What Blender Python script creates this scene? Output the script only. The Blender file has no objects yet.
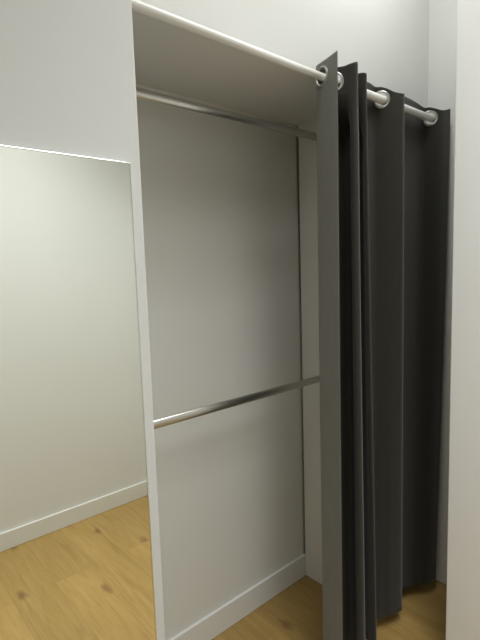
import bpy, bmesh, math, random
from mathutils import Vector, Matrix

random.seed(4)
C = bpy.context.scene.collection
PI = math.pi

# ---------------------------------------------------------------- helpers
def link(o, parent=None):
    C.objects.link(o)
    if parent is not None:
        o.parent = parent
    return o

def obj(name, bm, mats, parent=None, smooth=False, recalc=True):
    me = bpy.data.meshes.new(name)
    if recalc: bmesh.ops.recalc_face_normals(bm, faces=bm.faces)
    bm.to_mesh(me); bm.free()
    for m in (mats if isinstance(mats, (list, tuple)) else [mats]):
        me.materials.append(m)
    if smooth:
        for p in me.polygons:
            p.use_smooth = True
    return link(bpy.data.objects.new(name, me), parent)

def tag(o, label, cat, group=None):
    o['label'] = label; o['category'] = cat
    if group: o['group'] = group
    return o

def empty(name, loc, label, cat, group=None):
    o = bpy.data.objects.new(name, None); C.objects.link(o)
    o.location = loc; o.empty_display_size = .05
    return tag(o, label, cat, group)

def add_box(bm, lo, hi, bevel=0.0, seg=2):
    r = bmesh.ops.create_cube(bm, size=1.0)
    vs = r['verts']
    for v in vs:
        v.co = Vector([lo[i] + (v.co[i] + .5) * (hi[i] - lo[i]) for i in range(3)])
    if bevel:
        es = list({e for v in vs for e in v.link_edges})
        bmesh.ops.bevel(bm, geom=es, offset=bevel, segments=seg, affect='EDGES', profile=.5)

def box(name, lo, hi, mat, parent=None, bevel=0.0):
    bm = bmesh.new(); add_box(bm, lo, hi, bevel)
    return obj(name, bm, mat, parent)

def structure(name, lo, hi, mat, bevel=0.0):
    o = box(name, lo, hi, mat, None, bevel); o['kind'] = 'structure'
    return o

def add_lathe(bm, prof, n=32, axis='X'):
    """prof: list of (along, radius); closed surface of revolution along the axis"""
    rings = []
    for a, r in prof:
        ring = []
        if r < 1e-6:
            ring = [bm.verts.new(ax(a, 0, 0, axis))]
        else:
            for k in range(n):
                t = 2 * PI * k / n
                ring.append(bm.verts.new(ax(a, r * math.cos(t), r * math.sin(t), axis)))
        rings.append(ring)
    for i in range(len(rings) - 1):
        A, B = rings[i], rings[i + 1]
        for k in range(n):
            k2 = (k + 1) % n
            if len(A) == 1 and len(B) == 1: continue
            if len(A) == 1: bm.faces.new((A[0], B[k], B[k2]))
            elif len(B) == 1: bm.faces.new((A[k], A[k2], B[0]))
            else: bm.faces.new((A[k], A[k2], B[k2], B[k]))

def ax(a, u, v, axis):
    return Vector((a, u, v)) if axis == 'X' else Vector((u, a, v))

def tube(name, x0, x1, r, mat, parent, ch=.001, n=40):
    bm = bmesh.new()
    add_lathe(bm, [(x0, 0), (x0, r - ch), (x0 + ch, r), (x1 - ch, r), (x1, r - ch), (x1, 0)], n)
    return obj(name, bm, mat, parent, smooth_by(40))

def smooth_by(a):
    return True

# ---------------------------------------------------------------- materials
def new_mat(name):
    m = bpy.data.materials.new(name); m.use_nodes = True
    nt = m.node_tree
    return m, nt, nt.nodes['Principled BSDF']

def paint(name, col, rough=.75, bump=.12, mottling=.02, spec=.35):
    m, nt, b = new_mat(name)
    tc = nt.nodes.new('ShaderNodeTexCoord')
    n1 = nt.nodes.new('ShaderNodeTexNoise'); n1.inputs['Scale'].default_value = 160; n1.inputs['Detail'].default_value = 4
    n2 = nt.nodes.new('ShaderNodeTexNoise'); n2.inputs['Scale'].default_value = 2.3; n2.inputs['Detail'].default_value = 3
    nt.links.new(tc.outputs['Object'], n1.inputs['Vector']); nt.links.new(tc.outputs['Object'], n2.inputs['Vector'])
    mx = nt.nodes.new('ShaderNodeMix'); mx.data_type = 'RGBA'
    mx.inputs['A'].default_value = (*[c * (1 - mottling) for c in col], 1)
    mx.inputs['B'].default_value = (*[min(1, c * (1 + mottling)) for c in col], 1)
    nt.links.new(n2.outputs['Fac'], mx.inputs['Factor'])
    nt.links.new(mx.outputs['Result'], b.inputs['Base Color'])
    bp = nt.nodes.new('ShaderNodeBump'); bp.inputs['Strength'].default_value = bump; bp.inputs['Distance'].default_value = .001
    nt.links.new(n1.outputs['Fac'], bp.inputs['Height']); nt.links.new(bp.outputs['Normal'], b.inputs['Normal'])
    b.inputs['Roughness'].default_value = rough
    b.inputs['Specular IOR Level'].default_value = spec
    return m

def metal(name, col, rough):
    m, nt, b = new_mat(name)
    b.inputs['Base Color'].default_value = (*col, 1)
    b.inputs['Metallic'].default_value = 1
    tc = nt.nodes.new('ShaderNodeTexCoord')
    n = nt.nodes.new('ShaderNodeTexNoise'); n.inputs['Scale'].default_value = 30; n.inputs['Detail'].default_value = 5
    nt.links.new(tc.outputs['Object'], n.inputs['Vector'])
    mr = nt.nodes.new('ShaderNodeMapRange')
    mr.inputs['To Min'].default_value = rough * .8; mr.inputs['To Max'].default_value = rough * 1.2 + .004
    nt.links.new(n.outputs['Fac'], mr.inputs['Value']); nt.links.new(mr.outputs['Result'], b.inputs['Roughness'])
    return m

def oak_floor():
    m, nt, b = new_mat('oak_laminate')
    N = nt.nodes.new; L = nt.links.new
    tc = N('ShaderNodeTexCoord')
    mp = N('ShaderNodeMapping'); mp.inputs['Rotation'].default_value = (0, 0, PI / 2); mp.inputs['Location'].default_value = (.31, .07, 0)
    L(tc.outputs['Object'], mp.inputs['Vector'])
    br = N('ShaderNodeTexBrick')
    br.inputs['Color1'].default_value = (.0, .0, .0, 1); br.inputs['Color2'].default_value = (1, 1, 1, 1); br.inputs['Mortar'].default_value = (.5, .5, .5, 1)
    br.inputs['Scale'].default_value = 1; br.inputs['Mortar Size'].default_value = .0012; br.inputs['Mortar Smooth'].default_value = .3
    br.inputs['Brick Width'].default_value = 1.29; br.inputs['Row Height'].default_value = .192; br.offset = .37
    L(mp.outputs['Vector'], br.inputs['Vector'])
    # a random value per plank shifts the grain
    add = N('ShaderNodeVectorMath'); add.operation = 'MULTIPLY_ADD'
    add.inputs[1].default_value = (7.3, 3.1, 1.7)
    L(br.outputs['Color'], add.inputs[0]); L(mp.outputs['Vector'], add.inputs[2])
    st = N('ShaderNodeMapping'); st.inputs['Scale'].default_value = (1.5, 14, 1)
    L(add.outputs['Vector'], st.inputs['Vector'])
    g1 = N('ShaderNodeTexNoise'); g1.inputs['Scale'].default_value = 1.6; g1.inputs['Detail'].default_value = 8; g1.inputs['Roughness'].default_value = .62; g1.inputs['Distortion'].default_value = .8
    L(st.outputs['Vector'], g1.inputs['Vector'])
    st2 = N('ShaderNodeMapping'); st2.inputs['Scale'].default_value = (3, 90, 1)
    L(add.outputs['Vector'], st2.inputs['Vector'])
    g2 = N('ShaderNodeTexNoise'); g2.inputs['Scale'].default_value = 2; g2.inputs['Detail'].default_value = 5
    L(st2.outputs['Vector'], g2.inputs['Vector'])
    ramp = N('ShaderNodeValToRGB')
    e = ramp.color_ramp.elements
    e[0].position = .28; e[0].color = (*FL[0], 1)
    e[1].position = .72; e[1].color = (*FL[2], 1)
    k = e.new(.5); k.color = (*FL[1], 1)
    L(g1.outputs['Fac'], ramp.inputs['Fac'])
    m1 = N('ShaderNodeMix'); m1.data_type = 'RGBA'; m1.blend_type = 'MULTIPLY'; m1.inputs['Factor'].default_value = .35
    r2 = N('ShaderNodeValToRGB'); r2.color_ramp.elements[0].color = (.72, .66, .58, 1); r2.color_ramp.elements[0].position = .35; r2.color_ramp.elements[1].position = .65
    L(g2.outputs['Fac'], r2.inputs['Fac'])
    L(ramp.outputs['Color'], m1.inputs['A']); L(r2.outputs['Color'], m1.inputs['B'])
    # knots, a few per square metre, drawn out along the grain
    kst = N('ShaderNodeMapping'); kst.inputs['Scale'].default_value = (1.5, 3.2, 1); kst.inputs['Location'].default_value = (.3, .15, 0)
    L(add.outputs['Vector'], kst.inputs['Vector'])
    vo = N('ShaderNodeTexVoronoi'); vo.inputs['Scale'].default_value = 1; vo.inputs['Randomness'].default_value = 1; vo.voronoi_dimensions = '2D'
    nz = N('ShaderNodeTexNoise'); nz.inputs['Scale'].default_value = 9; nz.inputs['Detail'].default_value = 3
    L(kst.outputs['Vector'], nz.inputs['Vector'])
    ml = N('ShaderNodeVectorMath'); ml.operation = 'MULTIPLY_ADD'; ml.inputs[1].default_value = (.12, .12, 0)
    L(nz.outputs['Color'], ml.inputs[0]); L(kst.outputs['Vector'], ml.inputs[2])
    L(ml.outputs['Vector'], vo.inputs['Vector'])
    kr = N('ShaderNodeMapRange'); kr.inputs['From Min'].default_value = .015; kr.inputs['From Max'].default_value = .085
    kr.inputs['To Min'].default_value = .75; kr.inputs['To Max'].default_value = 0
    L(vo.outputs['Distance'], kr.inputs['Value'])
    m2 = N('ShaderNodeMix'); m2.data_type = 'RGBA'; m2.inputs['B'].default_value = (.17, .085, .035, 1)
    L(kr.outputs['Result'], m2.inputs['Factor']); L(m1.outputs['Result'], m2.inputs['A'])
    # plank to plank tone
    pm = N('ShaderNodeMix'); pm.data_type = 'RGBA'; pm.blend_type = 'MULTIPLY'; pm.inputs['Factor'].default_value = 1
    pr = N('ShaderNodeMapRange'); pr.inputs['To Min'].default_value = .9; pr.inputs['To Max'].default_value = 1.06
    L(br.outputs['Color'], pr.inputs['Value']); L(m2.outputs['Result'], pm.inputs['A']); L(pr.outputs['Result'], pm.inputs['B'])
    # seams
    m3 = N('ShaderNodeMix'); m3.data_type = 'RGBA'; m3.inputs['B'].default_value = (.24, .14, .06, 1)
    sm = N('ShaderNodeMath'); sm.operation = 'MULTIPLY'; sm.inputs[1].default_value = .55
    L(br.outputs['Fac'], sm.inputs[0]); L(sm.outputs['Value'], m3.inputs['Factor']); L(pm.outputs['Result'], m3.inputs['A'])
    L(m3.outputs['Result'], b.inputs['Base Color'])
    b.inputs['Roughness'].default_value = .42
    b.inputs['Specular IOR Level'].default_value = .4
    bp = N('ShaderNodeBump'); bp.inputs['Strength'].default_value = .12; bp.inputs['Distance'].default_value = .001
    L(g2.outputs['Fac'], bp.inputs['Height']); L(bp.outputs['Normal'], b.inputs['Normal'])
    return m

def cloth_mat(name, CLOTH):
    m, nt, b = new_mat(name)
    N = nt.nodes.new; L = nt.links.new
    uv = N('ShaderNodeUVMap'); uv.uv_map = 'UVMap'
    w1 = N('ShaderNodeTexWave'); w1.bands_direction = 'X'; w1.inputs['Scale'].default_value = 160; w1.inputs['Distortion'].default_value = 1.5
    w2 = N('ShaderNodeTexWave'); w2.bands_direction = 'Y'; w2.inputs['Scale'].default_value = 160; w2.inputs['Distortion'].default_value = 1.5
    L(uv.outputs['UV'], w1.inputs['Vector']); L(uv.outputs['UV'], w2.inputs['Vector'])
    mu = N('ShaderNodeMath'); mu.operation = 'ADD'
    L(w1.outputs['Fac'], mu.inputs[0]); L(w2.outputs['Fac'], mu.inputs[1])
    ns = N('ShaderNodeTexNoise'); ns.inputs['Scale'].default_value = 22; ns.inputs['Detail'].default_value = 4
    st = N('ShaderNodeMapping'); st.inputs['Scale'].default_value = (3, .5, 1)
    L(uv.outputs['UV'], st.inputs['Vector']); L(st.outputs['Vector'], ns.inputs['Vector'])
    mx = N('ShaderNodeMix'); mx.data_type = 'RGBA'
    mx.inputs['A'].default_value = (*[c * .86 for c in CLOTH], 1); mx.inputs['B'].default_value = (*[c * 1.14 for c in CLOTH], 1)
    L(ns.outputs['Fac'], mx.inputs['Factor'])
    L(mx.outputs['Result'], b.inputs['Base Color'])
    b.inputs['Roughness'].default_value = .85
    b.inputs['Specular IOR Level'].default_value = .25
    b.inputs['Sheen Weight'].default_value = .25; b.inputs['Sheen Roughness'].default_value = .5
    bp = N('ShaderNodeBump'); bp.inputs['Strength'].default_value = .15; bp.inputs['Distance'].default_value = .0006
    L(mu.outputs['Value'], bp.inputs['Height']); L(bp.outputs['Normal'], b.inputs['Normal'])
    return m

FL = [(.325, .203, .062), (.395, .26, .083), (.445, .30, .108)]
CLOTH = (.0235, .0215, .0150)
LINING = (.155, .153, .130)

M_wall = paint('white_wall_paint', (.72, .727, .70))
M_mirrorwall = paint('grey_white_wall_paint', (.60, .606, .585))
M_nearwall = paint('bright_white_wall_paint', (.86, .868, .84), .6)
M_niche = paint('white_closet_paint', (.70, .705, .665))
M_panel = paint('white_melamine', (.74, .745, .70), .5, .04)
M_ceil = paint('white_ceiling_paint', (.78, .78, .76), .9)
M_base = paint('white_gloss_baseboard', (.74, .745, .715), .35, .03, .01, .5)
M_floor = oak_floor()
M_rod = paint('white_lacquered_steel', (.82, .81, .77), .28, .0, .005, .5)
M_rodcap = paint('white_rubber', (.68, .67, .64), .6, .02)
M_chrome = metal('chrome', (.60, .595, .56), .32)
M_ring = metal('brushed_nickel', (.43, .42, .39), .3)
M_mirror = metal('silvered_glass', (.93, .95, .90), .006)
M_edge = metal('polished_glass_edge', (.86, .90, .86), .12)
M_cloth = cloth_mat('charcoal_fabric', CLOTH)
M_lining = cloth_mat('grey_lining', LINING)

# ---------------------------------------------------------------- setting
X0, XP = -1.15, .504           # far left wall, end of the mirror partition
XN, XR = 1.575, 2.04           # near right wall, right wall of the closet alcove
YO, YM, YN = -.985, .87, .7155   # opposite wall, mirror partition face, end of the near right wall
YL, YB = 1.045, 1.4355          # lintel face, closet back wall
XC = 1.622                     # closet side wall
ZC, ZL = 2.95, 2.118           # room ceiling, closet ceiling
GAP = .010

structure('floor', (X0 - .1, YO - .1, -.12), (XR + .3, YB + .1, 0), M_floor)
structure('ceiling', (X0 - .1, YO - .1, ZC), (XR + .3, YB + .1, ZC + .1), M_ceil)
structure('wall_left', (X0 - .1, YO, 0), (X0, YM, ZC), M_wall)
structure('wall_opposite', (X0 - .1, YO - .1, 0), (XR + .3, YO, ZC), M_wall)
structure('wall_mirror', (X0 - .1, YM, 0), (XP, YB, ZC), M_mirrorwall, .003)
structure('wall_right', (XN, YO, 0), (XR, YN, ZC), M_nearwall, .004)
structure('wall_alcove', (XR, YO, 0), (XR + .3, YB, ZC), M_wall)
structure('wall_lintel', (XP, YL, ZL), (XR, YB + .1, ZC), M_wall)
structure('wall_back', (X0 - .1, YB, 0), (XC - .001, YB + .1, ZL), M_niche)
structure('wall_light_stop', (X0 - .1, YB + .1, -.12), (XR + .3, YB + .15, ZC + .1), M_wall)  # unseen wall added behind to keep world light out of the slot
structure('added_filler_1', (XC - .001, YB + .016, 0), (XC + .12, YB + .1, ZL), M_niche)  # filler added behind the corner slot so its shade turns less black
structure('wall_closet', (XC, YL + .003, 0), (XR, YB - GAP, ZL), M_panel)

def baseboard(name, lo, hi):
    bm = bmesh.new(); add_box(bm, lo, hi, .003)
    o = obj(name, bm, M_base); o['kind'] = 'structure'
    return o
baseboard('baseboard_opposite', (X0, YO, 0), (XN, YO + .014, .102))
baseboard('baseboard_back', (XP, YB - .013, 0), (XC, YB, .108))

# ---------------------------------------------------------------- mirror on the partition
mir = empty('wall_mirror_sheet', (.15, YM, .03), 'large frameless mirror on the white wall, reflecting bare wall and oak floor', 'mirror')
mir.name = 'frameless_mirror'
W0, W1, H0, H1, T = -.37, .325, 0.0, 1.684, .005     # local to the empty
bm = bmesh.new()
add_box(bm, (W0, -.0015 - T, H0), (W1, -.0015, H1))
g = obj('mirror_glass', bm, M_mirror, mir)
bm = bmesh.new()
for lo, hi in (((W0 - .002, -.0085, H1), (W1 + .002, -.0012, H1 + .002)), ((W1, -.0085, H0), (W1 + .002, -.0012, H1)),
               ((W0 - .002, -.0085, H0), (W0, -.0012, H1)), ((W0 - .002, -.0085, H0 - .002), (W1 + .002, -.0012, H0))):
    add_box(bm, lo, hi, .0006, 2)
e = obj('polished_edge', bm, M_edge, mir); e['label'] = 'thin shiny polished edge of the glass'

# ---------------------------------------------------------------- hanging rails
def oval(o):
    for v in o.data.vertices: v.co.y *= .55

def rail(x, y, z, label):
    t = empty('hanging_rail', (XP, y, z), label, 'clothes rail', 'chrome hanging rails in the closet')
    Lr = XC - XP
    tb = tube('tube', .0015, Lr - .0015, .015, M_chrome, t); oval(tb)
    for sgn, a in ((1, .0), (-1, Lr)):
        bm = bmesh.new()
        add_lathe(bm, [(a + sgn * .0002, 0), (a + sgn * .0002, .026), (a + sgn * .003, .027), (a + sgn * .004, .0185), (a + sgn * .016, .018), (a + sgn * .016, .0153), (a + sgn * .004, .0153)], 32)
        oval(obj('end_socket', bm, M_chrome, t, True))
    return t
rail(XP, 1.29, 2.031, 'chrome hanging rail high in the closet just below its ceiling')
rail(XP, 1.29, 1.009, 'chrome hanging rail at waist height across the middle of the closet')

# ---------------------------------------------------------------- tension rod
RY, RZ = .9675, 2.0835
rod = empty('tension_rod', (XP, RY, RZ), 'white telescopic tension rod across the top of the closet opening, carrying the curtain', 'curtain rod')
Lr = XR - XP
tube('thin_tube', .004, .86, .0108, M_rod, rod)
tube('thick_tube', .81, Lr - .004, .0142, M_rod, rod)
for a, sgn, r in ((.0002, 1, .0145), (Lr - .0002, -1, .019)):
    bm = bmesh.new()
    add_lathe(bm, [(a, 0), (a, r), (a + sgn * .004, r), (a + sgn * .02, r * .9), (a + sgn * .02, 0)], 32)
    obj('end_cap', bm, M_rodcap, rod, True)

# ---------------------------------------------------------------- curtain on eyelets
ctrl = [  # plan of the cloth: x y at the top edge, x y below the heading, x y at the foot, drop of the top edge
    (1.1990, 0.8960, 1.1990, 0.8960, 1.2030, 0.8960, -0.002),
    (1.2050, 0.9300, 1.2050, 0.9300, 1.2080, 0.9300, 0.002),
    (1.2130, 0.9675, 1.2130, 0.9675, 1.2140, 0.9675, 0.004),
    (1.2220, 0.9930, 1.2220, 0.9930, 1.2240, 0.9930, 0.004),
    (1.2400, 1.0080, 1.2400, 1.0080, 1.2440, 1.0080, 0.002),
    (1.2520, 0.9960, 1.2900, 1.0140, 1.2960, 1.0140, 0.004),
    (1.2660, 0.9800, 1.3450, 1.0120, 1.3530, 1.0120, 0.004),
    (1.2760, 0.9675, 1.3640, 0.9980, 1.3740, 0.9980, 0.003),
    (1.2860, 0.9550, 1.3560, 0.9675, 1.3680, 0.9675, 0.004),
    (1.2960, 0.9420, 1.3430, 0.9450, 1.3580, 0.9450, 0.003),
    (1.3020, 0.9300, 1.3130, 0.9320, 1.3310, 0.9300, 0.000),
    (1.3080, 0.9200, 1.3050, 0.9200, 1.3230, 0.9160, -0.002),
    (1.3170, 0.9120, 1.3160, 0.9110, 1.3360, 0.9060, -0.005),
    (1.3280, 0.9140, 1.3300, 0.9140, 1.3500, 0.9090, -0.004),
    (1.3320, 0.9300, 1.3470, 0.9300, 1.3670, 0.9260, 0.000),
    (1.3350, 0.9500, 1.3760, 0.9500, 1.3940, 0.9500, 0.006),
    (1.3370, 0.9675, 1.3850, 0.9675, 1.4030, 0.9675, 0.008),
    (1.3430, 0.9850, 1.3890, 0.9820, 1.4070, 0.9820, 0.008),
    (1.3520, 0.9970, 1.3990, 0.9900, 1.4190, 0.9900, 0.008),
    (1.3610, 0.9850, 1.4100, 0.9820, 1.4300, 0.9820, 0.008),
    (1.3660, 0.9675, 1.4150, 0.9675, 1.4370, 0.9675, 0.008),
    (1.3680, 0.9510, 1.4090, 0.9510, 1.4350, 0.9450, 0.008),
    (1.3700, 0.9350, 1.3890, 0.9370, 1.4250, 0.9250, 0.009),
    (1.3730, 0.9230, 1.3820, 0.9270, 1.4220, 0.9110, 0.011),
    (1.3800, 0.9160, 1.3890, 0.9230, 1.4290, 0.9070, 0.015),
    (1.3950, 0.9350, 1.4040, 0.9330, 1.4420, 0.9210, 0.022),
    (1.4045, 0.9510, 1.4340, 0.9530, 1.4680, 0.9490, 0.024),
    (1.4110, 0.9675, 1.4440, 0.9675, 1.4760, 0.9675, 0.018),
    (1.4175, 0.9860, 1.4520, 0.9820, 1.4780, 0.9880, 0.008),
    (1.4500, 0.9900, 1.4740, 0.9900, 1.4940, 0.9980, -0.004),
    (1.5050, 0.9890, 1.5050, 0.9890, 1.5180, 0.9990, -0.008),
    (1.5350, 0.9840, 1.5350, 0.9840, 1.5460, 0.9860, 0.001),
    (1.5480, 0.9675, 1.5480, 0.9675, 1.5640, 0.9760, 0.004),
    (1.5610, 0.9500, 1.5610, 0.9500, 1.5820, 0.9680, 0.012),
    (1.5820, 0.9330, 1.5820, 0.9330, 1.6100, 0.9550, 0.024),
    (1.6160, 0.9190, 1.6160, 0.9190, 1.6640, 0.9430, 0.026),
    (1.6400, 0.9350, 1.6400, 0.9350, 1.6860, 0.9520, 0.018),
    (1.6600, 0.9675, 1.6620, 0.9675, 1.7020, 0.9720, 0.006),
    (1.6760, 0.9880, 1.7000, 0.9870, 1.7240, 0.9960, -0.010),
    (1.7650, 0.9930, 1.7650, 0.9930, 1.7740, 1.0060, -0.014),
    (1.8480, 0.9940, 1.8480, 0.9940, 1.8380, 0.9920, -0.010),
    (1.8910, 0.9850, 1.8910, 0.9850, 1.8650, 0.9770, 0.003),
    (1.9060, 0.9675, 1.9060, 0.9675, 1.8860, 0.9640, 0.004),
    (1.9210, 0.9510, 1.9210, 0.9510, 1.9030, 0.9540, 0.010),
    (1.9540, 0.9370, 1.9540, 0.9370, 1.9250, 0.9450, 0.014),
    (2.0060, 0.9300, 2.0060, 0.9300, 1.9560, 0.9360, 0.000),
]

def cr(p0, p1, p2, p3, t):
    return [.5 * (2 * b + (c - a) * t + (2 * a - 5 * b + 4 * c - d) * t * t + (3 * b - a - 3 * c + d) * t ** 3)
            for a, b, c, d in zip(p0, p1, p2, p3)]
dense = []
for i in range(len(ctrl) - 1):
    p0 = ctrl[max(i - 1, 0)]; p1 = ctrl[i]; p2 = ctrl[i + 1]; p3 = ctrl[min(i + 2, len(ctrl) - 1)]
    for q in range(40):
        dense.append(cr(p0, p1, p2, p3, q / 40))
dense.append(list(ctrl[-1]))
cum = [0]
for a, b in zip(dense, dense[1:]):
    cum.append(cum[-1] + math.hypot(b[0] - a[0], b[1] - a[1]))
TOT = cum[-1]
def at_arc(u):
    lo, hi = 0, len(cum) - 1
    while hi - lo > 1:
        m = (lo + hi) // 2
        if cum[m] <= u: lo = m
        else: hi = m
    t = (u - cum[lo]) / max(1e-9, cum[hi] - cum[lo])
    return [a + (b - a) * t for a, b in zip(dense[lo], dense[hi])]
# eyelets sit wherever the cloth crosses the rod
cross = []
for i in range(len(dense) - 1):
    a, b = dense[i][1] - RY, dense[i + 1][1] - RY
    if a == 0 or a * b < 0:
        t = a / (a - b) if a != b else 0
        cross.append(cum[i] + t * (cum[i + 1] - cum[i]))

curtain = empty('eyelet_curtain', (1.6, RY, .055), 'charcoal grey eyelet curtain bunched to the left, hanging from the white rod', 'curtain')
ZTOP, ZBOT = 2.130, .058
RH = .0260
NU = int(TOT / .005)
zs = []
z = ZTOP
while z > 2.0425: zs.append(z); z -= .005
nrow = 70
for i in range(nrow + 1): zs.append(2.04 + (ZBOT - 2.04) * i / nrow)
bm = bmesh.new()
uvl = bm.loops.layers.uv.new('UVMap')
grid = []
us = [TOT * i / NU for i in range(NU + 1)]
def drift(u, f):
    return .0035 * f * math.sin(9.0 * u + 2.2 * f) + .0025 * f * math.sin(23 * u - 3 * f + 1)
for zz in zs:
    f = (ZTOP - zz) / (ZTOP - ZBOT)
    row = []
    for u in us:
        xt, yt, x1, y1, x2, y2, drop = at_arc(u)
        g = f ** 1.2
        x = x1 + (x2 - x1) * g; y = y1 + (y2 - y1) * g
        h = max(0, min(1, (zz - 1.90) / .15)); h = h * h * (3 - 2 * h)   # flat pleats at the heading open into deep folds below
        x += (xt - x) * h; y += (yt - y) * h
        # the stiffer top edge sags unevenly between the eyelets
        dz = 0
        if zz > 1.98:
            dz = -drop * ((zz - 1.98) / (ZTOP - 1.98)) ** 2
        row.append(bm.verts.new((x - 1.6 + drift(u, f) * .4, y - RY + drift(u, f), zz + dz - .055)))
    grid.append(row)
for j in range(len(zs) - 1):
    for i in range(NU):
        uc = .5 * (us[i] + us[i + 1]); zc = .5 * (grid[j][i].co.z + grid[j + 1][i].co.z) + .055
        if zc > 2.0 and any((uc - c) ** 2 + (zc - RZ) ** 2 < RH ** 2 for c in cross):
            continue
        fce = bm.faces.new((grid[j][i], grid[j + 1][i], grid[j + 1][i + 1], grid[j][i + 1]))   # face side towards the room
        for lp, (uu, vv) in zip(fce.loops, ((us[i], zs[j]), (us[i], zs[j + 1]), (us[i + 1], zs[j + 1]), (us[i + 1], zs[j]))):
            lp[uvl].uv = (uu, vv)
bmesh.ops.delete(bm, geom=[v for v in bm.verts if not v.link_faces], context='VERTS')
fab = obj('fabric', bm, (M_cloth, M_lining), curtain, True, False)
sd = fab.modifiers.new('thickness', 'SOLIDIFY'); sd.thickness = .0016; sd.offset = 0; sd.material_offset = 1

# one eyelet mesh, copied to every crossing
bm = bmesh.new()
ri, ro, hw = .0225, .0315, .0030
prof = []
for q in range(13):
    t = PI * q / 12
    prof.append((hw * math.sin(t) * 1.0, ro - (ro - ri) * (q / 12)))
prof += [(-a, r) for a, r in reversed(prof[1:-1])]
prof.append(prof[0])
n = 40
rg = []
for a, r in prof[:-1]:
    rg.append([bm.verts.new((r * math.cos(2 * PI * q / n), a, r * math.sin(2 * PI * q / n))) for q in range(n)])
for i in range(len(rg)):
    A, B = rg[i], rg[(i + 1) % len(rg)]
    for q in range(n):
        bm.faces.new((A[q], A[(q + 1) % n], B[(q + 1) % n], B[q]))
ey0 = obj('eyelet', bm, M_ring, curtain, True)
ey0['label'] = 'silver metal eyelet ring'
for i, c in enumerate(cross):
    o = ey0 if i == 0 else link(ey0.copy(), curtain)
    a = at_arc(max(0, c - .004)); b = at_arc(min(TOT, c + .004))
    p = at_arc(c)
    o.location = (p[0] - 1.6, p[1] - RY, RZ - .055)
    o.rotation_euler = (0, 0, math.atan2(b[1] - a[1], b[0] - a[0]))

# ---------------------------------------------------------------- light
def area(name, loc, size, power, col, rot=(0, 0, 0), sy=None, spread=PI):
    l = bpy.data.lights.new(name, 'AREA'); l.energy = power; l.color = col
    l.shape = 'RECTANGLE'; l.size = size; l.size_y = sy or size
    l.spread = spread
    o = bpy.data.objects.new(name, l); o.location = loc; o.rotation_euler = rot
    C.objects.link(o)
    return o
LC = (1, 1.01, 1.01)
area('ceiling_lamp', (-.25, -.35, ZC - .02), .7, 5, LC, spread=math.radians(110))
area('ceiling_lamp', (.85, .05, ZC - .02), .7, 11.8, LC, spread=math.radians(110))
area('ceiling_lamp', (.65, -.45, ZC - .02), .5, 7, LC, spread=math.radians(105))
area('ceiling_lamp', (.80, .66, ZC - .02), .35, 3.7, LC)
area('ceiling_lamp', (1.52, .66, ZC - .02), .35, 7, LC)
w = bpy.data.worlds.new('world'); bpy.context.scene.world = w; w.use_nodes = True
w.node_tree.nodes['Background'].inputs['Color'].default_value = (.8, .85, .9, 1)
w.node_tree.nodes['Background'].inputs['Strength'].default_value = .05

# ---------------------------------------------------------------- camera
R = Vector((0.750279, -0.660387, -0.031157)); D = Vector((-0.095632, -0.061775, -0.993498)); F = Vector((0.654168, 0.74838, -0.109503))
cam = bpy.data.cameras.new('camera'); co = bpy.data.objects.new('camera', cam); C.objects.link(co)
m3 = Matrix((R, -D, -F)).transposed()
co.matrix_world = Matrix.Translation((0, 0, 1.5)) @ m3.to_4x4()
cam.sensor_fit = 'VERTICAL'; cam.sensor_height = 32; cam.sensor_width = 24
cam.lens = 468.2467 / 640 * 32
cam.clip_start = .02
sc = bpy.context.scene
sc.camera = co
sc.view_settings.view_transform = 'Standard'
sc.view_settings.look = 'None'
sc.view_settings.exposure = 0
sc.view_settings.gamma = 1
sc.view_settings.use_curve_mapping = False
